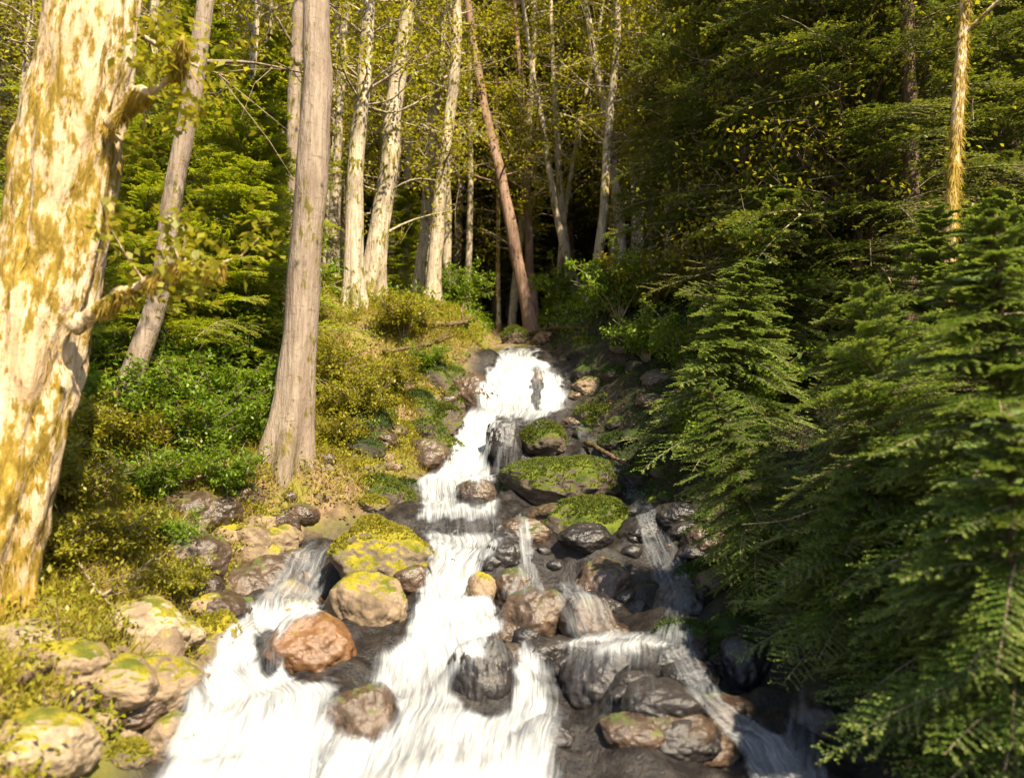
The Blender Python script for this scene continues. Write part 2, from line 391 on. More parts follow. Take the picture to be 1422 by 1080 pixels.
B = [  # photo box x0 x1 y0 y1, distance, look, label
    (447, 602, 716, 812, 7.5, 'ymoss', "low boulder with a mossy green-gold top, just above the tan one in the stream"),
    (450, 568, 784, 910, 6.8, 'tan', "tall tan boulder standing mid stream, moss down its left side"),
    (355, 492, 848, 970, 6.1, 'orange', "wet rust orange boulder with white water on both sides"),
    (440, 562, 945, 1075, 5.3, 'brown', "brown wet boulder at the bottom edge under a thin veil of water"),
    (620, 724, 880, 1012, 5.7, 'dark', "round black wet boulder splitting the main chute, water veil over its top"),
    (700, 760, 1000, 1062, 5.4, 'brown', "small brown stone at the foot of the black round boulder"),
    (785, 850, 1010, 1080, 5.2, 'brown', "small wet brown boulder at the bottom edge beside the chute"),
    (778, 935, 888, 1030, 5.9, 'dark', "broad dark slab under the thin foam ledge right of the chute"),
    (900, 1010, 893, 990, 6.1, 'dark', "dark wet slab the right rivulet slides down, right of the broad slab"),
    (860, 1045, 985, 1085, 5.1, 'brown', "flat dark brown slab at the bottom edge under the right rivulet"),
    (688, 862, 626, 720, 9.5, 'moss', "broad mossy boulder in the middle of the stream, behind the rounder mossy one"),
    (742, 884, 688, 805, 8.5, 'moss', "big round mossy boulder right of the middle of the stream"),
    (792, 892, 768, 885, 7.7, 'brown', "dark brown boulder below the big round mossy one"),
    (690, 800, 815, 925, 6.7, 'brown', "rough brown wet rock right of the white chute"),
    (772, 855, 824, 915, 6.5, 'brown', "brown rock with a thin veil of water down its left edge"),
    (672, 738, 742, 812, 7.9, 'dark', "dark rock between the two thin falls below the middle ledge"),
    (676, 745, 788, 850, 7.3, 'brown', "reddish brown wet rock below the dark rock by the chute"),
    (645, 690, 792, 835, 7.2, 'tan', "small tan stone at the right edge of the chute"),
    (540, 602, 784, 845, 7.3, 'brown', "grey brown rock wedged right of the tall tan boulder"),
    (550, 630, 604, 672, 10.2, 'brown', "rounded brown boulder left of the upper chute"),
    (532, 582, 580, 645, 10.5, 'ymoss', "yellowish mossy stone leaning on the rounded brown boulder"),
    (562, 637, 504, 562, 12.0, 'moss', "green mossy boulder left of the top fall, below the gold mossy one"),
    (578, 642, 558, 615, 11.2, 'moss', "mossy rock above the rounded brown boulder"),
    (625, 692, 514, 580, 12.0, 'brown', "dark brown boulder touching the left edge of the top fall"),
    (588, 674, 458, 512, 13.5, 'ymoss', "gold mossy boulder at the left lip of the top fall"),
    (658, 698, 488, 535, 13.0, 'dark', "black stone at the lip between gold moss and white water"),
    (674, 728, 574, 660, 10.6, 'dark', "dark rock wall behind the thin rivulets below the top fall"),
    (720, 794, 576, 640, 10.8, 'moss', "small mossy boulder just under the top fall"),
    (735, 760, 506, 566, 12.5, 'brown', "narrow brown rock parting the top fall"),
    (803, 895, 554, 612, 11.4, 'moss', "mossy boulder right of the top fall in half shade"),
    (792, 852, 519, 560, 12.2, 'tan', "tan stone at the right edge of the top fall"),
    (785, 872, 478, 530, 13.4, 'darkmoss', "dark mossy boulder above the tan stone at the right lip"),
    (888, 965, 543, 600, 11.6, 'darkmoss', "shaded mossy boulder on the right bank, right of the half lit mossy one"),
    (440, 582, 658, 735, 9.3, 'moss', "long low mossy rock right of the big grey trunk"),
    (372, 446, 690, 760, 8.8, 'darkmoss', "dark rock at the foot of the big grey trunk"),
    (632, 690, 660, 712, 9.2, 'brown', "smooth grey dome of rock under the clear veil at the middle ledge"),
    (240, 338, 850, 960, 6.1, 'ymoss', "dark mossy boulder at the left edge of the left branch"),
    (172, 252, 866, 965, 5.6, 'tan', "pinkish tan upright boulder on the left bank"),
    (300, 412, 728, 800, 8.0, 'tan', "cracked tan rock above the left branch of the stream"),
    (330, 425, 770, 850, 7.4, 'brown', "brown rock beside the small left cascade"),
    (900, 1000, 800, 900, 7.0, 'dark', "dark boulder under the right rivulet where it bends"),
    (985, 1090, 880, 1000, 6.1, 'dark', "black boulder in deep shade between the two right rivulets"),
    (1090, 1200, 965, 1075, 5.2, 'dark', "black wet boulder at the bottom right below the hemlock boughs"),
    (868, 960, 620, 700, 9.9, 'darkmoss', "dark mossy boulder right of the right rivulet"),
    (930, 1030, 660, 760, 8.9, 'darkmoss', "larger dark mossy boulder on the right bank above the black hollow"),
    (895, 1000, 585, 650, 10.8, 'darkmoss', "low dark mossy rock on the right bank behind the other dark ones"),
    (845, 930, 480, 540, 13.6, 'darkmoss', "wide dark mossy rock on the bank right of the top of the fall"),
    (690, 735, 452, 478, 16.0, 'moss', "small mossy stone in the stream above the top fall"),
    (735, 790, 456, 486, 15.5, 'brown', "flat brown stone in the stream above the top fall"),
    (40, 128, 940, 1010, 5.2, 'pale', "pale sunlit rock at the left edge near the bottom"),
    (95, 190, 990, 1070, 4.9, 'pale', "pale yellow rock at the bottom left beside the white water"),
    (150, 215, 940, 1000, 5.3, 'pale', "small pale rock below the pinkish tan upright boulder"),
    (-20, 80, 1010, 1090, 4.7, 'pale', "mossy pale rock in the bottom left corner"),
    (190, 262, 990, 1060, 5.0, 'tan', "tan stone at the left edge of the white water"),
    (455, 520, 640, 690, 9.8, 'ymoss', "small gold mossy stone behind the long low mossy rock"),
    (470, 545, 608, 660, 10.3, 'ymoss', "mossy stone in the bushes right of the big grey trunk"),
    (250, 330, 690, 745, 8.2, 'ymoss', "mossy rock in the undergrowth above the cracked tan rock"),
    (195, 275, 590, 640, 8.6, 'pale', "pale flat rock among the left bank shrubs"),
]
for k, b in enumerate(B): boulder(*b[:7], seed=100 + k)
# loose stones
spots = []
r = np.random.default_rng(5)
for (x0, x1, y0, y1, n, mats, lab, grp) in [
    (270, 420, 690, 850, 34, ['tan', 'brown', 'tan', 'brown'], "small tan stone in the tumble above the left branch", "small stones above the left branch"),
    (30, 280, 900, 1060, 26, ['pale', 'tan', 'ymoss'], "small pale stone on the sunlit bank at bottom left", "small stones on the lower left bank"),
    (440, 560, 600, 700, 14, ['tan', 'ymoss', 'brown'], "small stone among bushes right of the grey trunk", "small stones by the grey trunk"),
    (560, 900, 455, 500, 12, ['brown', 'moss', 'tan'], "small stone lining the stream above the top fall", "small stones above the fall"),
    (800, 960, 540, 700, 16, ['darkmoss', 'moss'], "small mossy stone beside the right rivulet", "small stones on the right bank"),
    (680, 900, 720, 1040, 22, ['dark', 'dark'], "small wet stone in the bed between the chute and rivulet", "small stones in the stream bed")]:
    for _ in range(n):
        px, py = r.uniform(x0, x1), r.uniform(y0, y1); P = hit(px, py); w = r.uniform(.05, .13) * F / P[1]
        boulder(px - w, px + w, py - w * .9, py + w * .6, P[1], mats[r.integers(len(mats))], lab, int(r.integers(1e6)), name="stone", group=grp, ang=.7)

for (x0, x1, y0, y1, n, mats, lab, grp) in [
    (455, 660, 505, 720, 22, ['ymoss', 'moss', 'brown', 'darkmoss'], "mossy rock crowding the left edge of the upper stream", "rocks along the left edge of the upper stream"),
    (790, 980, 480, 720, 26, ['darkmoss', 'moss', 'darkmoss', 'brown'], "dark mossy rock crowding the right edge of the upper stream", "rocks along the right edge of the upper stream"),
    (690, 1010, 710, 1050, 34, ['dark', 'dark', 'brown'], "dark wet rock in the stepped bed right of the main chute", "dark wet rocks right of the main chute"),
    (270, 430, 700, 900, 16, ['brown', 'tan', 'brown', 'tan'], "brown angular rock banked up beside the left branch", "rocks along the left branch"),
    (20, 250, 840, 1060, 16, ['tan', 'pale', 'tan', 'brown'], "large pale rock banked on the lower left slope", "large pale rocks on the lower left bank"),
    (250, 420, 690, 870, 12, ['brown', 'tan'], "large brown rock in the bank left of the left branch", "large rocks left of the left branch"),
    (490, 640, 515, 690, 12, ['moss', 'darkmoss', 'moss'], "large mossy rock stacked in the bank left of the upper chute", "large mossy rocks left of the upper chute"),
    (560, 640, 700, 800, 6, ['dark', 'brown'], "dark rock at the left side of the main chute", "rocks at the left side of the chute"),
    (930, 1120, 720, 930, 14, ['dark', 'darkmoss'], "dark rock in the shaded hollow on the right bank", "rocks in the dark hollow")]:
    for _ in range(n):
        px, py = r.uniform(x0, x1), r.uniform(y0, y1); P = hit(px, py); w = r.uniform(.14, .30) * F / P[1] * (1.3 if lab.startswith('large') else 1)
        boulder(px - w, px + w, py - w * .75, py + w * .6, P[1], mats[r.integers(len(mats))], lab, int(r.integers(1e6)), group=grp, ang=.7, fuzz=1800)

# ------------------------------------------------------------------ water, draped over the bed and the boulders
FLOWS = [  # rows: photo y, left x, right x, strength ; label
    ("waterfall", "white fan of the top fall spreading over the highest ledge", [
        (478, 700, 745, .5), (490, 688, 748, .9), (505, 684, 765, 1.1), (525, 668, 782, 1.15), (545, 658, 793, 1.15), (562, 660, 790, 1.0), (580, 668, 762, .75), (592, 680, 740, .1)]),
    ("waterfall", "narrow white chute dropping from the top fall to the middle ledge", [
        (568, 652, 705, .7), (580, 645, 692, 1.1), (605, 630, 684, 1.1), (635, 622, 676, 1.1), (655, 600, 690, 1.1), (664, 574, 692, .9), (690, 580, 692, .75), (706, 580, 692, 1.0), (722, 574, 700, .5), (742, 578, 700, .55), (752, 590, 700, .6)]),
    ("waterfall", "broad blinding white main chute in the middle foreground", [
        (740, 580, 700, .8), (752, 590, 700, .85), (775, 592, 680, .85), (800, 594, 655, 1.0), (830, 578, 685, 1.1), (860, 565, 700, 1.1), (885, 550, 712, 1.1), (910, 525, 755, 1.0), (940, 505, 772, .95), (980, 485, 785, .9), (1010, 450, 788, .95), (1085, 410, 785, 1.1), (1200, 380, 785, 1.1)]),
    ("waterfall", "left branch of white water around the orange boulder", [
        (745, 430, 470, .3), (765, 400, 458, .5), (800, 378, 455, .55), (835, 345, 450, .65), (850, 335, 455, 1.0), (890, 300, 400, 1.1), (930, 275, 420, 1.0), (965, 252, 500, 1.0), (1085, 205, 450, 1.1), (1200, 130, 420, 1.1)]),
    ("rivulet", "thin bluish rivulet running down the right side of the stream", [
        (575, 786, 798, 0.25), (600, 798, 818, 0.37), (630, 820, 850, 0.37), (660, 845, 880, 0.28), (690, 872, 898, 0.37), (715, 880, 915, 0.50), (745, 888, 930, 0.43), (775, 896, 950, 0.46), (800, 905, 965, 0.50), (830, 922, 965, 0.37), (860, 922, 962, 0.37), (880, 905, 968, 0.56), (900, 905, 965, 0.43), (940, 935, 985, 0.43), (975, 955, 1010, 0.50), (1000, 985, 1045, 0.53), (1025, 1020, 1090, 0.62), (1085, 1040, 1150, 0.68), (1200, 1080, 1200, 0.7)]),
    ("rivulet", "foam ledge and thin veils over the broad dark slab", [
        (874, 850, 870, .2), (884, 800, 935, .55), (892, 772, 940, .9), (902, 775, 940, .45), (930, 785, 925, .22), (980, 790, 925, .2), (1030, 795, 930, .1)]),
    ("rivulet", "thin double fall beside the big round mossy boulder", [
        (712, 716, 730, .6), (740, 718, 738, .7), (780, 718, 742, .6), (800, 716, 748, .5), (812, 700, 760, .5), (830, 690, 770, .15)]),
    ("rivulet", "short veil of water over the brown rock right of the chute", [
        (812, 775, 800, .5), (830, 776, 835, .6), (850, 778, 850, .45), (880, 785, 862, .35), (895, 800, 870, .4)]),
    ("rivulet", "pale spray falling in shade at the bottom right", [
        (945, 1104, 1116, .25), (975, 1096, 1124, .35), (1005, 1088, 1132, .35), (1035, 1078, 1140, .5), (1085, 1070, 1160, .6)]),
    ("rivulet", "fine threads of water down the dark rock wall under the top fall", [
        (585, 695, 722, .3), (600, 690, 722, .5), (640, 684, 722, .35), (658, 684, 720, .3)]),
]
BARE = [  # rock that stands clear of the water or shows through a thin veil
    (440, 905, 54, 46, .0), (375, 905, 22, 36, .35), (505, 985, 50, 40, .25), (672, 952, 46, 44, .15), (700, 905, 26, 34, .3), (662, 686, 28, 20, .3),
    (815, 1045, 42, 40, .2), (640, 730, 60, 10, .55), (745, 535, 9, 28, .35), (668, 815, 24, 20, .1)]
def gblur(A, s):
    k = int(3 * s) + 1; x = np.arange(-k, k + 1); w = np.exp(-x * x / (2 * s * s)); w /= w.sum()
    for ax in (0, 1):
        Ap = np.pad(A, [(k, k) if a == ax else (0, 0) for a in (0, 1)], mode='edge')
        A = sum(w[i] * np.take(Ap, np.arange(i, i + A.shape[ax]), axis=ax) for i in range(2 * k + 1))
    return A
def build_water():
    V = [np.concatenate(ground_mb.V)]; Tt = []
    q = np.concatenate(ground_mb.Q); Pq = V[0]
    keep = (np.abs(Pq[q[:, 0], 0]) < 4.5) & (Pq[q[:, 0], 1] > 2.5) & (Pq[q[:, 0], 1] < 17); q = q[keep]
    polys = [list(map(int, f)) for f in q]; off = len(Pq); VV = [Pq]
    for (v, t) in BVT:
        if v[:, 1].min() < 17 and np.abs(v[:, 0]).min() < 4:
            VV.append(v); polys += (t + off).tolist(); off += len(v)
    bv = BVHTree.FromPolygons(np.concatenate(VV).tolist(), polys)
    st = .02; xs = np.arange(-3.0, 2.9, st); ys = np.arange(3.2, 14.6, st)
    H = np.zeros((len(ys), len(xs))); dn = Vector((0, 0, -1))
    for j, y in enumerate(ys):
        for i, x in enumerate(xs):
            h = bv.ray_cast(Vector((x, y, 8)), dn)[0]; H[j, i] = h.z if h else -2
    X, Y = np.meshgrid(xs, ys)
    Ws = np.maximum(gblur(H, 3.5) + .035, H + .012); Ws = gblur(Ws, 1.5); Ws = np.maximum(Ws, H + .008)
    best = np.zeros_like(H); RK = np.ones_like(H); who = np.full(H.shape, -1); AC = np.zeros_like(H); AL = np.zeros_like(H)
    P = np.stack([X, Y, Ws], -1); PX, PYY = proj(P)
    PYY = PYY + 9 * fbm(P * np.array([2.6, 2.6, 2.6]), 55, 3) + 4 * fbm(P * 11, 56, 2)
    jit = 6 * fbm(P * np.array([9, 9, 9.]), 77, 3)
    for (cx, cy, rx, ry, kp) in BARE:
        e = np.sqrt(((PX + jit * .8 - cx) / rx) ** 2 + ((PYY - cy) / ry) ** 2); RK = np.minimum(RK, kp + (1 - kp) * sstep(.8, 1.15, e))
    for k, (nm, lab, rows) in enumerate(FLOWS):
        a = np.array(rows, float); o = (PYY > a[0, 0] - 8) & (PYY < a[-1, 0])
        xl = np.interp(PYY, a[:, 0], a[:, 1]) ; xr = np.interp(PYY, a[:, 0], a[:, 2]); s = np.interp(PYY, a[:, 0], a[:, 3])
        c = (xl + xr) / 2; hw = np.maximum((xr - xl) / 2, 3); uu = np.abs(PX + jit - c) / hw
        al = s * sstep(1.12, .72, uu) * o * sstep(-8, 6, PYY - a[0, 0])
        acr = (PX - c) / F * Y; al = al * RK
        b = al > best; best[b] = al[b]; who[b] = k; AC[b] = acr[b]
    AL = -(Y + 0.0) - Ws * 1.0
    for k, (nm, lab, rows) in enumerate(FLOWS):
        vm = (who == k) & (best > .02)
        fm = vm[:-1, :-1] | vm[1:, :-1] | vm[:-1, 1:] | vm[1:, 1:]
        own = np.where(who[:-1, :-1] >= 0, who[:-1, :-1], np.maximum(np.maximum(who[1:, :-1], who[:-1, 1:]), who[1:, 1:]))
        fm &= own == k
        jj, ii = np.nonzero(fm)
        if not len(jj): continue
        nx = len(xs); q = np.stack([jj * nx + ii, jj * nx + ii + 1, (jj + 1) * nx + ii + 1, (jj + 1) * nx + ii], 1)
        us, inv = np.unique(q, return_inverse=True)
        vv = P.reshape(-1, 3)[us]
        mb = MB(); mb.add(vv, inv.reshape(-1, 4))
        att = np.stack([AC.ravel()[us] + 3 * k, AL.ravel()[us], best.ravel()[us]], -1)
        o = mb.build(nm, WATER, attrs={"flow": att}); tag(o, lab, "waterfall" if nm == "waterfall" else "water", kind='structure')
def water_mat():
    t = NT("white_water"); a = t.n("ShaderNodeAttribute", attribute_name="flow"); sp = t.n("ShaderNodeSeparateXYZ"); t.l(a.outputs["Vector"], sp.inputs[0])
    mp = t.n("ShaderNodeMapping"); t.l(a.outputs["Vector"], mp.inputs[0]); mp.inputs["Scale"].default_value = (26, 1.6, 0)
    mp2 = t.n("ShaderNodeMapping"); t.l(a.outputs["Vector"], mp2.inputs[0]); mp2.inputs["Scale"].default_value = (75, 2.6, 0)
    n1 = t.noise(mp.outputs[0], 1, 5, .6, .3); n2 = t.noise(mp2.outputs[0], 1, 4, .6)
    st = t.math('ADD', t.math('MULTIPLY', n1, .6), t.math('MULTIPLY', n2, .4))
    k = t.math('ADD', t.math('MULTIPLY', sp.outputs[2], 1.35), t.math('MULTIPLY', t.math('SUBTRACT', st, .5), 1.9))
    al = t.math('MULTIPLY', t.ramp(k, .15, 1.75), .96)
    col = t.mix(al, c4((.20, .22, .26)), c4((.46, .47, .475)))
    col = t.mix(t.math('MULTIPLY', t.ramp(st, .56, .4), .5), col, c4((.17, .18, .20)))
    d = t.bsdf(col, .5, st, .5, .05, .4)
    tr = t.n("ShaderNodeBsdfTransparent"); mx = t.n("ShaderNodeMixShader"); t.l(al, mx.inputs[0]); t.l(tr.outputs[0], mx.inputs[1]); t.l(d, mx.inputs[2])
    return t.done(mx.outputs[0])
WATER = water_mat()
build_water()

# ------------------------------------------------------------------ broadleaf trees
def tree_path(pts, Y, htop):
    P = [hit(*pts[0]) if Y is None else None]
    if Y is None: Y = P[0][1]
    P = [at(px, py, Y) for px, py in pts]
    g = gz(P[0][0], Y)
    d = P[1] - P[0]
    P.insert(0, P[0] + d / max(d[2], .05) * (g - .8 - P[0][2]))
    d = norm(P[-1] - P[-2]); d = norm(d + np.array([0, 0, .4]))
    k = (htop - P[-1][2]) / d[2]
    if k > .5: P.append(P[-1] + d * k * .5); P.append(P[-1] + norm(d + np.array([0, 0, .3])) * k * .5)
    return P, Y, g
def crown(path, r, z0, spread, ncl, nleaf, size, mat, origin, mbt):
    """limbs into the trunk mesh, twigs and leaves into the crown mesh"""
    mb = MB(); zs = path[:, 2]; top = zs[-1]
    for k in range(ncl):
        z = r.uniform(z0, top); i = min(np.searchsorted(zs, z), len(path) - 1); p = path[i]
        a = r.uniform(0, 2 * math.pi); L = spread * r.uniform(.35, 1) * (1 - .5 * (z - z0) / max(top - z0, 1))
        e = p + np.array([math.cos(a) * L, math.sin(a) * L, L * r.uniform(.1, .7)])
        mid = (p + e) / 2 + r.normal(size=3) * .12 * L
        lp = spline([p, mid, e], 7); tube(mbt, lp, np.linspace(.012 + .012 * L, .005, 7), 5, cap=False)
        n = nleaf
        nc = 2 + int(L * 2); cc = lp[np.clip((r.beta(2.2, 1.0, nc) * 6.99).astype(int), 0, 6)] + r.normal(size=(nc, 3)) * .22 * (.4 + .4 * L)
        C = cc[r.integers(0, nc, n)] + r.normal(size=(n, 3)) * np.array([.15, .15, .10]) * (.6 + .4 * L)
        D = rdir(n, r) + np.array([0, 0, -.3]); leaf_quads(mb, C, D, rdir(n, r) * .7 + np.array([0, 0, 1]), size * r.uniform(.6, 1.3, n), size * .62)
        for _ in range(5):
            s = lp[r.integers(2, 7)]; q = s + r.normal(size=3) * .35 * (.4 + .3 * L)
            tube(mb, np.stack([s, (s + q) / 2 + r.normal(size=3) * .04, q]), [.006, .005, .002], 3, m=1, cap=False)
    return mb
def broadleaf(pts, Y, wpx, bark, label, seed, htop=17, z0=None, spread=1.7, ncl=58, nleaf=80, size=.085, leaf='alder', flare=1.5, name="broadleaf_tree", group="pale trunked trees around the stream"):
    r = np.random.default_rng(seed); P, Y, g = tree_path(pts, Y, htop)
    path = spline(P, 70 if wpx < 100 else 260); rad0 = wpx / 2 * Y / F
    hgt = path[:, 2] - g
    rad = rad0 * (1.05 - .75 * np.clip(hgt / (htop - g + .1), 0, 1)) * (1 + (flare - 1) * np.exp(-np.maximum(hgt, 0) / (rad0 * 2.2)))
    path = path + np.stack([fbm(np.stack([hgt * .5, hgt * 0, hgt * 0], -1), seed + c, 3) for c in range(3)], -1) * rad0 * .35 * np.array([1, 1, 0])
    base = np.array([path[0, 0], path[0, 1], g])
    root = thing(name, label, "tree", base, group)
    tb = MB(); tube(tb, path, rad, 110 if wpx > 100 else 40 if wpx > 22 else 14, rough=.09 if wpx < 100 else .13, rf=(5, 5, 1.6) if wpx < 100 else (11, 11, 2.2), seed=seed, lobes=.22 * np.exp(-np.maximum(hgt, 0) / (rad0 * 2)))
    cr = crown(path, r, g + 3.0 if z0 is None else z0, spread, ncl, nleaf, size, leaf, base, tb)
    tb.build("trunk", BARK[bark], root, origin=base)
    cr.build("crown", [LEAF[leaf], BARK['twig']], root, smooth=False, origin=base)
    return root, path, rad, base
TREES = [
    ([(400, 640), (423, 450), (434, 250), (440, 20)], None, 50, 'main', "big straight grey trunk with flared foot, nearest tree left of the cascade", dict(flare=1.4, z0=5.2, ncl=26, nleaf=60)),
    ([(402, 560), (408, 300), (412, 20)], 11.5, 22, 'main', "brownish trunk half hidden just behind the big grey trunk", dict(ncl=30, z0=6)),
    ([(165, 585), (222, 400), (245, 240), (280, 40)], 8.5, 30, 'main', "pale crooked trunk leaning right among the left shrubs", dict(z0=4.5, ncl=28)),
    ([(196, 300), (205, 200), (214, 40)], 13, 18, 'pale', "slim grey trunk behind the crooked leaning one on the left", dict(ncl=40, z0=6)),
    ([(316, 300), (318, 200), (322, 30)], 17, 11, 'pale', "thin upright pale trunk at upper left, between the crooked and the grey one", {}),
    ([(370, 300), (371, 150), (374, 20)], 15, 13, 'pale', "thin pale trunk just left of the big grey trunk", {}),
    ([(486, 505), (494, 300), (512, 20)], 13.0, 26, 'pale', "bright white trunk, first to the right of the big grey one", {}),
    ([(500, 490), (524, 330), (545, 180), (562, 20)], 14.0, 30, 'pale', "broad white trunk with yellow moss, second right of the big grey one", dict(z0=4.5)),
    ([(558, 420), (568, 200), (580, 20)], 19, 15, 'pale', "slender pale trunk behind the broad white mossy one", {}),
    ([(580, 440), (594, 250), (614, 20)], 17.5, 18, 'pale', "pale trunk leaning slightly right, between the mossy white one and the dark gap", {}),
    ([(603, 445), (614, 260), (630, 90), (634, 20)], 16.5, 21, 'pale', "white edged trunk at the left edge of the dark gap", {}),
    ([(738, 442), (715, 340), (678, 170), (653, 20)], 18.5, 19, 'red', "reddish trunk leaning far left over the head of the stream", dict(ncl=25, flare=1.3)),
    ([(692, 440), (691, 200), (688, 20)], 23, 7, 'mossy', "very thin yellow mossy stem crossing behind the leaning reddish trunk", dict(ncl=30)),
    ([(740, 420), (731, 250), (716, 20)], 22, 13, 'red', "pinkish upright trunk right of the leaning reddish one", dict(ncl=30)),
    ([(818, 440), (785, 350), (755, 180), (728, 20)], 19.5, 11, 'pale', "thin white stem leaning left at the right side of the dark gap", dict(ncl=30)),
    ([(796, 420), (778, 280), (769, 120), (767, 20)], 20.5, 11, 'pale', "thin white upright stem crossing the left leaning one", dict(ncl=30)),
    ([(775, 400), (785, 300), (806, 170), (835, 20)], 21, 8, 'pale', "thinnest pale stem leaning right at the centre right", dict(ncl=30)),
    ([(868, 420), (858, 290), (835, 130), (814, 20)], 17.5, 16, 'pale', "white trunk leaning left, left one of the pair right of the gap", dict(ncl=40)),
    ([(822, 445), (838, 270), (850, 130), (858, 20)], 17.0, 14, 'pale', "white trunk leaning right, crossing the left leaning one right of the gap", dict(ncl=40)),
    ([(905, 420), (906, 220), (905, 20)], 18, 9, 'pale', "thin pale stem left of the dark hemlocks", dict(ncl=70)),
    ([(940, 420), (942, 180), (946, 20)], 19.5, 11, 'pale', "thin white stem half hidden by the dark hemlocks", dict(ncl=70)),
    ([(1005, 540), (1035, 300), (1062, 20)], 11.5, 9, 'dark', "thin dark stem added with yellow green leaves as bright flecks among the hemlocks, left one", dict(ncl=120, nleaf=60, z0=2.6, spread=1.5, htop=13, size=.075)),  # this stem and the next added to brighten the dark boughs
    ([(1205, 560), (1192, 300), (1225, 20)], 9.5, 10, 'dark', "thin dark stem added with yellow green leaves as bright flecks among the hemlocks, right one", dict(ncl=110, nleaf=60, z0=2.4, spread=1.5, htop=11, size=.07)),
    ([(1272, 640), (1270, 420), (1262, 20)], 8.8, 24, 'dark', "dark brown trunk standing among the hemlocks near the right edge", dict(ncl=14, nleaf=30, z0=6)),
    ([(1108, 560), (1118, 300), (1140, 20)], 10.8, 13, 'main', "grey stem leaning right in the middle of the dark hemlocks", dict(ncl=30, nleaf=40, z0=5)),
    ([(452, 470), (468, 240), (478, 20)], 16, 15, 'pale', "pale trunk in the gap between the big grey one and the bright white one", dict(ncl=25, z0=8)),
    ([(538, 430), (552, 220), (566, 20)], 20.5, 12, 'pale', "thin pale trunk seen between the two broad white ones", dict(ncl=20, z0=9)),
    ([(262, 380), (270, 200), (284, 20)], 12.6, 15, 'pale', "pale trunk rising in front of the light hemlocks, right of the crooked one", dict(ncl=20, z0=7)),
    ([(338, 400), (345, 200), (356, 20)], 12.2, 12, 'pale', "slender pale trunk rising in front of the light hemlocks nearest the grey one", dict(ncl=20, z0=7)),
    ([(648, 440), (652, 240), (650, 20)], 21.5, 10, 'pale', "slim pale trunk standing in the dark gap left of the leaning reddish one", dict(ncl=15, z0=10)),
    ([(955, 330), (975, 120), (992, 20)], 15, 14, 'main', "grey stem leaning right into the dark hemlocks at the top", dict(ncl=40)),
]
for k, (pts, Y, w, bk, lab, kw) in enumerate(TREES):
    broadleaf(pts, Y, w, bk, lab, 300 + k, **kw)

rt = np.random.default_rng(66)
for k, (px, Y) in enumerate([(150, 15), (172, 19), (235, 18), (262, 14.5), (288, 20), (300, 16), (345, 19), (388, 17), (455, 17), (470, 21), (530, 22), (640, 25), (665, 27), (880, 21), (925, 16.5), (965, 19), (1010, 15.5), (1050, 18), (1100, 15), (1160, 17.5), (60, 14), (20, 17), (590, 24), (620, 21)]):
    ln = (711 - px) * .055 + rt.uniform(-14, 14)
    broadleaf([(px - ln * .4, 430), (px + rt.uniform(-4, 4), 220), (px + ln * .6, 20)], Y, rt.uniform(10, 17), 'pale', "pale trunk standing among others in the middle distance", 400 + k, ncl=60, nleaf=60, group="pale trunks in the middle distance")

# big mossy leaning tree at the left edge
def moss_beard(path, rad, n, r, Lr, around=True):
    i = r.integers(0, len(path), n); a = rdir(n, r); C = path[i] + a * rad[i][:, None] * .96
    D = norm(np.array([0, 0, -1.0]) + a * .3 + rdir(n, r) * .3)
    mb = MB(); leaf_quads(mb, C, D, a, r.uniform(*Lr, n), r.uniform(.003, .009, n)); return mb
r = np.random.default_rng(41)
root, path, rad, base = broadleaf([(-25, 690), (20, 480), (55, 320), (110, 40)], 5.2, 150, 'mossy', "huge leaning trunk shaggy with golden moss at the left edge", 41, htop=13, z0=3.2, spread=2.0, ncl=26, nleaf=60, leaf='alder', flare=1.25, name="mossy_maple", group=None)
sel = path[:, 2] < 6
moss_beard(path[sel], rad[sel], 22000, r, (.02, .09)).build("moss", LEAF['hang'], root, smooth=False, origin=base)
for (pp, w0) in (([(100, 455), (150, 415), (205, 392), (262, 372), (300, 368)], .055), ([(150, 175), (190, 130), (215, 128), (250, 90), (262, 60)], .05)):
    bp = spline([at(px, py, 5.1 - .12 * i) for i, (px, py) in enumerate(pp)], 50); bp = bp + np.stack([fbm(bp * 5 + 9 * c, 8 + c, 3) for c in range(3)], 1) * .03
    br = np.linspace(w0, .008, 50) * (1 + .35 * fbm(bp * 7, 5, 2))
    mb = MB(); tube(mb, bp, br, 12, rough=.2, seed=3); lv = MB()
    for q in range(9):
        b = bp[r.integers(14, 50)]; e = b + norm(rdir(1, r)[0] + np.array([.3, -.2, .2])) * r.uniform(.15, .4)
        tube(mb, np.stack([b, (b + e) / 2 + r.normal(size=3) * .02, e]), [.008, .006, .003], 5, cap=False)
        C = e + r.normal(size=(50, 3)) * .09; leaf_quads(lv, C, rdir(50, r), rdir(50, r) * .6 + np.array([0, 0, 1]), r.uniform(.04, .09, 50), .045)
    limb = mb.build("branch", BARK['mossy'], root, origin=base)
    k = bp[fbm(bp * 6, 4, 2) > -.1]
    moss_beard(k, np.full(len(k), w0 * .6), 5200, r, (.02, .12)).build("moss", LEAF['hang'], limb, smooth=False, origin=base)
    lv.build("leaves", LEAF['yshrub'], limb, smooth=False, origin=base)

# orange mossy stem at the right edge
root, path, rad, base = broadleaf([(1315, 560), (1322, 300), (1330, 180), (1340, 10)], 7.2, 20, 'mossy', "thin stem hung with orange moss at the upper right edge", 43, htop=9, z0=4.4, spread=1.0, ncl=10, nleaf=40, name="young_maple", group=None)
sel = (path[:, 2] > .9) & (path[:, 2] < 5)
moss_beard(path[sel], rad[sel] * 1.2, 4000, r, (.02, .13)).build("moss", LEAF['hang'], root, smooth=False, origin=base)

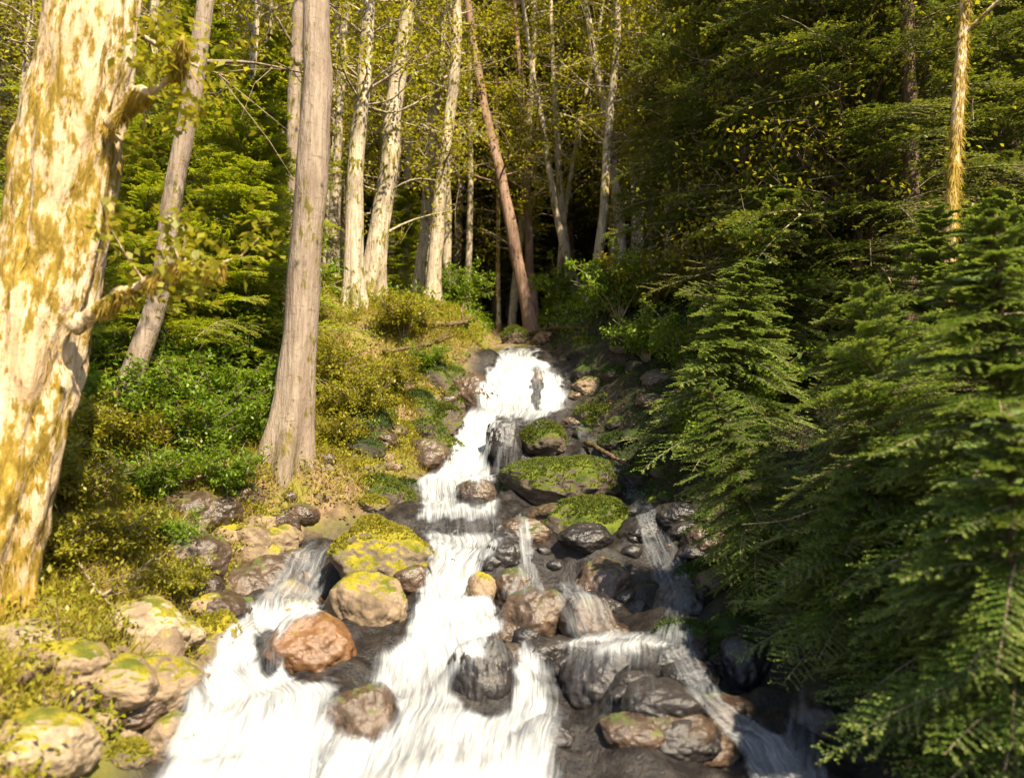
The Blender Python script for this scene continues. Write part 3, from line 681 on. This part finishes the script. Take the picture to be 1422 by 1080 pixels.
# ------------------------------------------------------------------ hemlocks
def spray(r, L, needle, wn, dens, droop):
    """one flat drooping bough along +X: returns needles (C, D, N, L) and twig polylines"""
    n = 12; t = np.linspace(0, 1, n); ax = np.stack([t * L, r.normal() * .05 * L * t ** 2, .10 * L * t - droop * L * t ** 2], 1)
    C, D, N, LN = [], [], [], []; tw = [ax]; QT = []
    ns = int(L / dens)
    for k in range(ns):
        s = (k + .5 + r.uniform(-.3, .3)) / ns; p = np.array([np.interp(s, t, ax[:, c]) for c in range(3)])
        side = 1 if k % 2 else -1; l = L * (.12 + .42 * (1 - s) ** .8) * r.uniform(.6, 1.1) * min(1, .45 + 2.2 * s)
        a = side * R(r.uniform(42, 66)); d0 = np.array([math.cos(a), math.sin(a), r.uniform(-.25, .1)])
        m = max(3, int(l / (needle * .42))); q = np.linspace(0.02, 1, m)
        pts = p + d0 * (q * l)[:, None] + np.array([0, 0, -1]) * ((q ** 2) * l * r.uniform(.05, .25))[:, None]
        tw.append(pts[[0, m // 2, -1]])
        dirp = norm(np.gradient(pts, axis=0))
        sdv = norm(np.cross(dirp, np.array([0, 0, 1.0])))
        for sg in (-1, 1):
            dd = norm(dirp * .75 + sg * sdv * r.uniform(.6, 1, (m, 1)) + r.normal(size=(m, 3)) * .18)
            C.append(pts + r.normal(size=(m, 3)) * needle * .12); D.append(dd); N.append(np.tile([0, 0, 1.0], (m, 1)) + r.normal(size=(m, 3)) * .35); LN.append(needle * r.uniform(.7, 1.2, m) * (1 - .4 * q)); QT.append(q > .74 - .25 * (s > .85))
    return np.concatenate(C), np.concatenate(D), np.concatenate(N), np.concatenate(LN), tw, np.concatenate(QT)
def rotz(P, a): c, s = math.cos(a), math.sin(a); return P @ np.array([[c, s, 0], [-s, c, 0], [0, 0, 1]])
def roty(P, a): c, s = math.cos(a), math.sin(a); return P @ np.array([[c, 0, -s], [0, 1, 0], [s, 0, c]])
def conifer_meshes(seed, H, reach, z0, nb, needle, wn, dens, droop, leaf, bark='dark', nproto=5, trunk_r=None):
    r = np.random.default_rng(seed)
    protos = [spray(r, 1.0, needle / reach, wn, dens / reach, droop * r.uniform(.7, 1.3)) for _ in range(nproto)]
    cr = MB(); tb = MB(); rr = trunk_r or H * .012 + .015
    zz = np.linspace(-.3, H, 20); tube(tb, np.stack([fbm(np.stack([zz * .4, zz * 0, zz * 0], -1), seed, 2) * .05, fbm(np.stack([zz * .4, zz * 0 + 9, zz * 0], -1), seed, 2) * .05, zz], 1), np.linspace(rr, .012, 20), 10, rough=.1, seed=seed)
    for k in range(nb):
        f = (k + r.random()) / nb; z = z0 + (H - z0) * f; Lb = reach * (1 - f) ** .75 * r.uniform(.7, 1.15) + .12
        a = k * 2.4 + r.uniform(-.4, .4); el = R(r.uniform(-14, 12)) + f * .5
        C, D, N, LN, tw, QT = protos[k % nproto]
        g = lambda P: rotz(roty(P, -el), a)
        o = np.array([0, 0, z])
        LL = LN * Lb * (reach / Lb) ** .55; GC, GD, GN = g(C * Lb) + o, g(D), g(N); ww = wn * r.uniform(.8, 1.2)
        for mk, mi in ((~QT, 0), (QT, 2)): leaf_quads(cr, GC[mk], GD[mk], GN[mk], LL[mk], ww, m=mi, fold=.05)
        for i, w in enumerate(tw):
            if i == 0: tube(cr, g(w * Lb) + o, np.linspace(.007 + .008 * Lb, .003, len(w)), 4, m=1, cap=False)
            elif i % 2 == 0: tube(cr, g(w * Lb) + o, [.004, .003, .0015], 3, m=1, cap=False)
    return cr.mesh("crown", [LEAF[leaf], BARK['twig'], LEAF[leaf + '_tip']], False), tb.mesh("trunk", BARK[bark], True)
CM = {
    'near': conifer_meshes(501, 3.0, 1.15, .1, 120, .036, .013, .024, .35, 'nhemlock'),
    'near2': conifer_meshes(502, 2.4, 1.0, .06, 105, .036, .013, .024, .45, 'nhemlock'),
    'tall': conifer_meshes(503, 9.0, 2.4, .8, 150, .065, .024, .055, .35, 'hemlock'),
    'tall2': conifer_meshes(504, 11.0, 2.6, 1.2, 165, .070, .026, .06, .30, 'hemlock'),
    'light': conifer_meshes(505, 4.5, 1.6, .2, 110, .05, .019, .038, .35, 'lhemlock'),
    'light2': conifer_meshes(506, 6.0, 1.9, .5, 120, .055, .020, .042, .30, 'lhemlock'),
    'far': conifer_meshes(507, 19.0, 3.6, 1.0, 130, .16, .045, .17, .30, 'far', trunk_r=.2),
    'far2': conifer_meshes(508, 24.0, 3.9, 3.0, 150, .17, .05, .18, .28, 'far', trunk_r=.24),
}
def conifer(kind, loc, label, rz=0, sc=1.0, tilt=(0, 0), group=None, name="hemlock"):
    t = thing(name, label, "tree", loc, group); t.rotation_euler = (tilt[0], tilt[1], rz); t.scale = (sc, sc, sc)
    for nm, me in (("crown", CM[kind][0]), ("trunk", CM[kind][1])):
        o = bpy.data.objects.new(nm, me); COL.objects.link(o); o.parent = t
    return t
HG = "dark hemlocks on the right bank"
def onground(x, y): return np.array([x, y, gz(x, y) - .03])
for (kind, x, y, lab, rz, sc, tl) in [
    ('near', 'h', (1075, 800), "young hemlock leaning over the dark hollow beside the right rivulet, tips coloured pale for sun", .3, .55, (0, -.35)),
    ('near2', 'h', (1165, 900), "small hemlock, tips coloured pale for sun, drooping towards the bottom right water", 1.9, .6, (0, -.35)),
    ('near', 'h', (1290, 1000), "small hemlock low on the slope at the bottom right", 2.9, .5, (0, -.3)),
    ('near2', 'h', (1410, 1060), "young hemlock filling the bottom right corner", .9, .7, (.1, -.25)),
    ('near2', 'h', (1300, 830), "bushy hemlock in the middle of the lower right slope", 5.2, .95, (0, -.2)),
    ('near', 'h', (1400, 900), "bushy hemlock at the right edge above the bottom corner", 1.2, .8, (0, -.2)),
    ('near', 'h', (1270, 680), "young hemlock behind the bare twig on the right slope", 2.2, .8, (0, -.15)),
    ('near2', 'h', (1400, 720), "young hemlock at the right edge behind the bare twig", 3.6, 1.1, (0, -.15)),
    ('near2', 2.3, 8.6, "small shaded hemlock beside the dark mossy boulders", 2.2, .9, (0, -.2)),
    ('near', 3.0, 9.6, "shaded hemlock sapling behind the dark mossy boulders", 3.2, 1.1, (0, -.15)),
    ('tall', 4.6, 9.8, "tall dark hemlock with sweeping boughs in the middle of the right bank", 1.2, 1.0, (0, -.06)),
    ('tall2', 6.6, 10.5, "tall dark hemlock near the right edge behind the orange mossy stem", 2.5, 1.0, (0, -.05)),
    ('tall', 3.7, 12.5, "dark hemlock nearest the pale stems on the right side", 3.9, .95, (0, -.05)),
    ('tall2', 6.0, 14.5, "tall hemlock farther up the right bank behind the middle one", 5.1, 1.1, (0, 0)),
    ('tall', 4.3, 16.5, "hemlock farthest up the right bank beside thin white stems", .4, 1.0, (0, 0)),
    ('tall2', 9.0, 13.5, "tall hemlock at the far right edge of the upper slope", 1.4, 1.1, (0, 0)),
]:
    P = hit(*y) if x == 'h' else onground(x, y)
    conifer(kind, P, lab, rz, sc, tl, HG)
LG = "hemlocks on the left bank, green brightened for sun"
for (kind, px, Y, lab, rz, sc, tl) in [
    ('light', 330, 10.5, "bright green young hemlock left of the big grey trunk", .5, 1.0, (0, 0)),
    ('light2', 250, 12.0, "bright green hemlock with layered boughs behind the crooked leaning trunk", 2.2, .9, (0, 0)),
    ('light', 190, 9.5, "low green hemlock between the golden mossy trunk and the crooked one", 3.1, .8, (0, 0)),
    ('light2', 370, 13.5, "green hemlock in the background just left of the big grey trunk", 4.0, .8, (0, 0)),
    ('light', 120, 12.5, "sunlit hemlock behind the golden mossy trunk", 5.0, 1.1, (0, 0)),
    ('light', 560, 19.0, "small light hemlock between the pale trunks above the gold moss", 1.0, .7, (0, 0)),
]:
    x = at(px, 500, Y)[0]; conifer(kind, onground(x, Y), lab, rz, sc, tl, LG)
for (kind, x, y, lab, sc) in []:
    conifer(kind, onground(x, y), lab, x, sc, (0, 0), HG)
# the wood behind
r = np.random.default_rng(77); k = 0
for Yr, n in ((26, 9), (32, 12), (39, 14), (48, 16), (60, 18)):
    for i in range(n):
        x = (i + .5 + r.uniform(-.35, .35)) / n * 2 - 1; x *= Yr * .85; Y = Yr + r.uniform(-2.5, 2.5)
        conifer('far' if r.random() < .5 else 'far2', onground(x, Y), "dark conifer in the wood far behind the pale trunks", r.uniform(0, 6.28), r.uniform(.75, 1.15), (0, 0), "conifers of the far wood", name="conifer")
for i, (px, Y) in enumerate([(585, 27), (640, 25.5), (690, 28), (735, 26), (790, 25), (840, 28), (890, 25), (665, 33), (760, 34), (500, 30), (420, 27)]):
    x = at(px, 400, Y)[0]; conifer('far' if i % 2 else 'far2', onground(x, Y), "dark conifer closing the gap behind the leaning reddish trunk", i * 1.3, r.uniform(.8, 1.0), (0, 0), "conifers closing the gap", name="conifer")
slim = []
for i in range(64):
    Y = r.uniform(21, 36); px = r.uniform(-80, 1150); x = at(px, 400, Y)[0]; g = gz(x, Y); Hh = r.uniform(14, 20); w = r.uniform(.06, .15)
    if not slim or i < 6:
        P = spline([(0, 0, -.3), (r.normal() * .3, 0, Hh * .35), (r.normal() * .7, 0, Hh * .7), (r.normal(), 0, Hh)], 40)
        t = thing("slim_tree", "slim pale stem far back in the sunlit wood", "tree", (x, Y, g), "slim stems in the background wood")
        tb = MB(); tube(tb, P, np.linspace(.13, .03, 40), 10, rough=.08, seed=i)
        cr = crown(P, r, 2.0, 2.0, 85, 60, .12, 'alder', None, tb)
        tb.build("trunk", BARK['pale'], t); cr.build("crown", [LEAF['alder'], BARK['twig']], t, smooth=False); slim.append(t)
    else:
        copy_thing(slim[i % 6], (x, Y, g), r.uniform(0, 6.28), r.uniform(.8, 1.15))

# ------------------------------------------------------------------ shrubs, grass, litter
def shrub_mesh(seed, H, Rr, nst, leaf, size, nl):
    r = np.random.default_rng(seed); lf = MB(); st = MB()
    for k in range(nst):
        a = r.uniform(0, 6.28); e = np.array([math.cos(a) * Rr * r.uniform(.3, 1), math.sin(a) * Rr * r.uniform(.3, 1), H * r.uniform(.45, 1)])
        p = spline([(0, 0, -.1), e * np.array([.35, .35, .6]) + r.normal(size=3) * .05, e], 9); tube(st, p, np.linspace(.012, .003, 9), 4, cap=False)
        for _ in range(4):
            i = r.integers(3, 9); q = p[i] + r.normal(size=3) * np.array([.2, .2, .13]) * H * .7; ln = np.linspace(0, 1, 8)[:, None]; tp = p[i] * (1 - ln) + q * ln
            tube(st, tp[[0, 4, 7]], [.004, .003, .0015], 3, cap=False)
            C = tp[r.integers(0, 8, nl)] + r.normal(size=(nl, 3)) * .035; D = rdir(nl, r) + np.array([0, 0, -.1])
            leaf_quads(lf, C, D, rdir(nl, r) * .6 + np.array([0, 0, 1]), size * r.uniform(.6, 1.3, nl), size * .5)
    return lf.mesh("foliage", LEAF[leaf], False), st.mesh("stems", BARK['twig'])
SM = {'g': [shrub_mesh(600 + i, 1.0, .75, 44, 'shrub', .07, 26) for i in range(3)], 'y': [shrub_mesh(610 + i, .8, .7, 44, 'yshrub', .06, 26) for i in range(3)]}
def shrub(kind, i, px, py, sc, label, group):
    P = hit(px, py) if isinstance(py, (int, float)) else None
    t = thing("shrub", label, "shrub", P - np.array([0, 0, .03]), group); t.scale = (sc, sc, sc * .9); t.rotation_euler = (0, 0, i * 1.7)
    for nm, me in zip(("foliage", "stems"), SM[kind][i % 3]):
        o = bpy.data.objects.new(nm, me); COL.objects.link(o); o.parent = t
SG = "leafy shrubs on the left bank"
for i, (kd, px, py, sc, lab) in enumerate([
    ('g', 300, 600, 1.0, "bright green shrub behind the one at the grey trunk's foot"),
    ('g', 250, 560, 1.1, "green shrub below the crooked leaning trunk on its right"),
    ('g', 130, 560, 1.1, "green shrub between the golden mossy trunk and the crooked trunk"),
    ('g', 340, 520, 1.2, "tall green shrub left of the big grey trunk, above the lower ones"),
    ('g', 205, 710, .7, "low bright green shrub on the slope above the cracked tan rock"),
    ('y', 90, 720, .8, "yellow green shrub at the foot of the golden mossy trunk"),
    ('y', 70, 800, .7, "sunlit yellow shrub at the left edge, middle of the bank"),
    ('y', 160, 780, .6, "low yellow shrub on the left bank above the dead sticks"),
    ('y', 490, 590, .95, "glowing yellow green bush just right of the big grey trunk"),
    ('y', 530, 560, .9, "yellow green bush behind the glowing one by the grey trunk"),
    ('y', 460, 630, .7, "small yellow bush touching the right side of the grey trunk's foot"),
    ('g', 640, 430, 1.1, "green bush at the left end of the dark gap above the stream"),
    ('g', 775, 430, 1.2, "green bush right of the foot of the leaning reddish trunk"),
    ('y', 560, 470, 1.0, "yellow bush behind the gold mossy boulder under the pale trunks"),
    ('g', 860, 440, 1.2, "green bush right of the stream head under the leaning white pair"),
    ('y', 900, 430, 1.3, "yellow green bush at the edge of the dark hemlocks"),
    ('y', 30, 720, 1.0, "yellow shrub covering the foot of the golden mossy trunk"),
    ('g', 330, 625, .75, "bright green shrub just left of the foot of the big grey trunk"),
    ('g', 160, 620, 1.0, "green shrub in front of the foot of the crooked leaning trunk"),
    ('y', 210, 650, .9, "yellow green shrub left of the pale flat rock"),
    ('g', 310, 690, .6, "green plant above the cracked tan rock, right side"),
    ('y', 100, 640, 1.0, "yellow green shrub right of the golden mossy trunk"),
    ('y', 450, 560, 1.1, "yellow bush rising behind the grey trunk on its right"),
    ('g', 270, 640, .8, "green shrub in front of the pale flat rock"),
    ('y', 130, 650, .8, "yellow green shrub below the crooked leaning trunk, left side"),
    ('g', 240, 770, .45, "small green plant beside the cracked tan rock"),
    ('y', 250, 830, .45, "small yellow bush over the dark mossy boulder at the left branch"),
    ('g', 380, 470, 1.5, "tall green bush left of the big grey trunk at half its height"),
    ('y', 1000, 440, 1.6, "yellow green bush added for bright flecks among the dark hemlocks, left one"),  # this bush and the next added as bright spots in the shade
    ('y', 1130, 460, 1.5, "yellow green bush added for bright flecks among the dark hemlocks, right one"),
    ('g', 960, 520, 1.0, "dark green shrub above the dark mossy boulders of the right bank"),
    ('g', 900, 500, .9, "dark green shrub right of the head of the top fall"),
    ('g', 1040, 600, 1.0, "dark green shrub between the shaded hemlocks of the right bank"),
    ('g', 980, 640, .7, "low shaded shrub over the dark mossy boulders"),
    ('g', 590, 520, .55, "small green shrub left of the top fall"),
]): shrub(kd, i, px, py, sc, lab, SG)

def scatter(n, px0, px1, py0, py1, r):
    out = []
    D = np.stack([r.uniform(px0, px1, n), r.uniform(py0, py1, n)], 1)
    for px, py in D:
        pass
    return D
def area(n, x0, x1, y0, y1, r, cond):
    x = r.uniform(x0, x1, n); y = r.uniform(y0, y1, n); k = cond(x, y); x, y = x[k], y[k]
    return np.stack([x, y, ground_z(x, y)], -1)
def dl(x, y): return np.interp(y, EY, EL) - x
def dr(x, y): return x - np.interp(y, EY, ER)
r = np.random.default_rng(88)
pn = lambda x, y, s: fbm(np.stack([x, y, x * 0], -1) * 1.3, s, 3)
P = area(170000, -7, 0, 3.8, 15, r, lambda x, y: (dl(x, y) > .25 + .2 * pn(x, y, 2)) & (pn(x, y, 9) > -.6)); n = len(P)
mb = MB(); D = norm(rdir(n, r) * .75 + np.array([0, 0, 1])); leaf_quads(mb, P, D, rdir(n, r), r.uniform(.06, .22, n), r.uniform(.004, .010, n))
tag(mb.build("grass", LEAF['grass'], smooth=False), "yellow sunlit grass and fine stems covering the left bank", "grass", kind="stuff")
P = area(110000, -7, 0, 3.8, 16, r, lambda x, y: (dl(x, y) > .2) & (pn(x, y, 4) > -.6)); n = len(P); P[:, 2] += r.uniform(.02, .22, n)
mb = MB(); leaf_quads(mb, P, rdir(n, r), rdir(n, r) * .6 + np.array([0, 0, 1]), r.uniform(.025, .06, n), r.uniform(.015, .035, n))
tag(mb.build("ground_cover", LEAF['yshrub'], smooth=False), "low leafy ground cover on the left bank", "ground cover", kind="stuff")
P = area(50000, -9, 9, 3.5, 26, r, lambda x, y: np.maximum(dl(x, y), dr(x, y)) > .05); n = len(P); P[:, 2] += .012
mb = MB(); leaf_quads(mb, P, rdir(n, r) * np.array([1, 1, .3]), rdir(n, r) * .5 + np.array([0, 0, 1]), r.uniform(.03, .08, n), r.uniform(.02, .045, n))
tag(mb.build("leaf_litter", LEAF['litter'], smooth=False), "brown fallen leaves over the forest floor", "leaf litter", kind="stuff")
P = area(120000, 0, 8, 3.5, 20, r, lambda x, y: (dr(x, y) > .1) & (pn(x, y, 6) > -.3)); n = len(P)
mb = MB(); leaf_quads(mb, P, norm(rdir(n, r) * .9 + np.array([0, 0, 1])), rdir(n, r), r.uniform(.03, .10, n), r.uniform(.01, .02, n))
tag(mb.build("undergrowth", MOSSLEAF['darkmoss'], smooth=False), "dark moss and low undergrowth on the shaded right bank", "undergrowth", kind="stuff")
P = area(110000, -20, 20, 13, 32, r, lambda x, y: np.maximum(dl(x, y), dr(x, y)) > .2); n = len(P); P[:, 2] += r.uniform(0, .5, n) * r.random(n)
mb = MB(); leaf_quads(mb, P, rdir(n, r), rdir(n, r) * .6 + np.array([0, 0, 1]), r.uniform(.05, .12, n), r.uniform(.03, .07, n))
tag(mb.build("undergrowth", LEAF['shrub'], smooth=False), "green undergrowth on the forest floor behind the cascade", "undergrowth", kind="stuff")

# ------------------------------------------------------------------ fallen branches and logs
def stick(pts, w, bark, label, lift=.02, name="fallen_branch", seed=0, twigs=3):
    r = np.random.default_rng(seed); P = []
    for px, py in pts:
        h = hit(px, py); P.append(h + np.array([0, 0, lift]))
    p = spline(P, 24); p = p + r.normal(size=p.shape) * w * .08; base = p[0].copy()
    mb = MB(); tube(mb, p, np.linspace(w, w * .4, 24), 10, rough=.18, seed=seed)
    for _ in range(twigs):
        i = r.integers(6, 20); d = norm(p[i + 2] - p[i]) + rdir(1, r)[0] * .7 + np.array([0, 0, .5]); tube(mb, np.stack([p[i], p[i] + d * .15, p[i] + d * .32]), [w * .4, w * .3, w * .12], 5)
    tag(mb.build(name, BARK[bark], origin=base), label, "branch" if name == "fallen_branch" else "log", None)
for k, a in enumerate([
    ([(25, 975), (95, 935), (175, 893)], .022, 'dark', "dark dead stick lying across the pale rocks at bottom left", .10),
    ([(25, 1035), (80, 1000), (140, 975)], .018, 'dark', "short dark stick below the longer one at bottom left", .10),
    ([(105, 805), (135, 845), (165, 880)], .013, 'twig', "thin pale twig pointing down the left bank", .12),
    ([(140, 855), (170, 840), (200, 826)], .013, 'twig', "thin pale twig crossing another on the left bank", .14),
    ([(150, 375), (190, 368), (225, 360)], .015, 'twig', "bare twig above the green shrubs at the left", .2),
    ([(220, 690), (300, 672), (380, 640)], .02, 'twig', "bare branch lying along the left slope beside the grey trunk", .1),
]): stick(*a, seed=700 + k)
for k, a in enumerate([
    ([(530, 464), (590, 460), (655, 448)], .05, 'dark', "dark fallen log across the bank behind the gold mossy boulder", .1),
    ([(530, 500), (580, 492), (640, 472)], .035, 'dark', "dark fallen log lying left of the gold mossy boulder", .12),
    ([(735, 470), (790, 462), (850, 470)], .06, 'dark', "dark fallen log spanning the head of the stream", .1),
    ([(815, 625), (855, 648), (900, 672)], .045, 'dark', "wet dark log beside the right rivulet", .1),
]): stick(*a, name="fallen_log", seed=720 + k)
for k, (pp, Y, lab) in enumerate([([(1252, 690), (1256, 640), (1259, 600)], 6.4, "thin bare twig standing above the hemlock boughs at right"), ([(1180, 700), (1140, 706), (1090, 722), (1030, 728)], 6.0, "bare pale twig arching over the black hollow")]):
    p = spline([at(px, py, Y) for px, py in pp], 14); g = gz(p[0][0], Y + .3); p = np.concatenate([[[p[0][0] + .12, Y + .3, g]], p])
    mb = MB(); tube(mb, p, np.linspace(.007, .0025, 15), 6); tag(mb.build("dead_twig", BARK['twig'], origin=p[0]), lab, "twig")
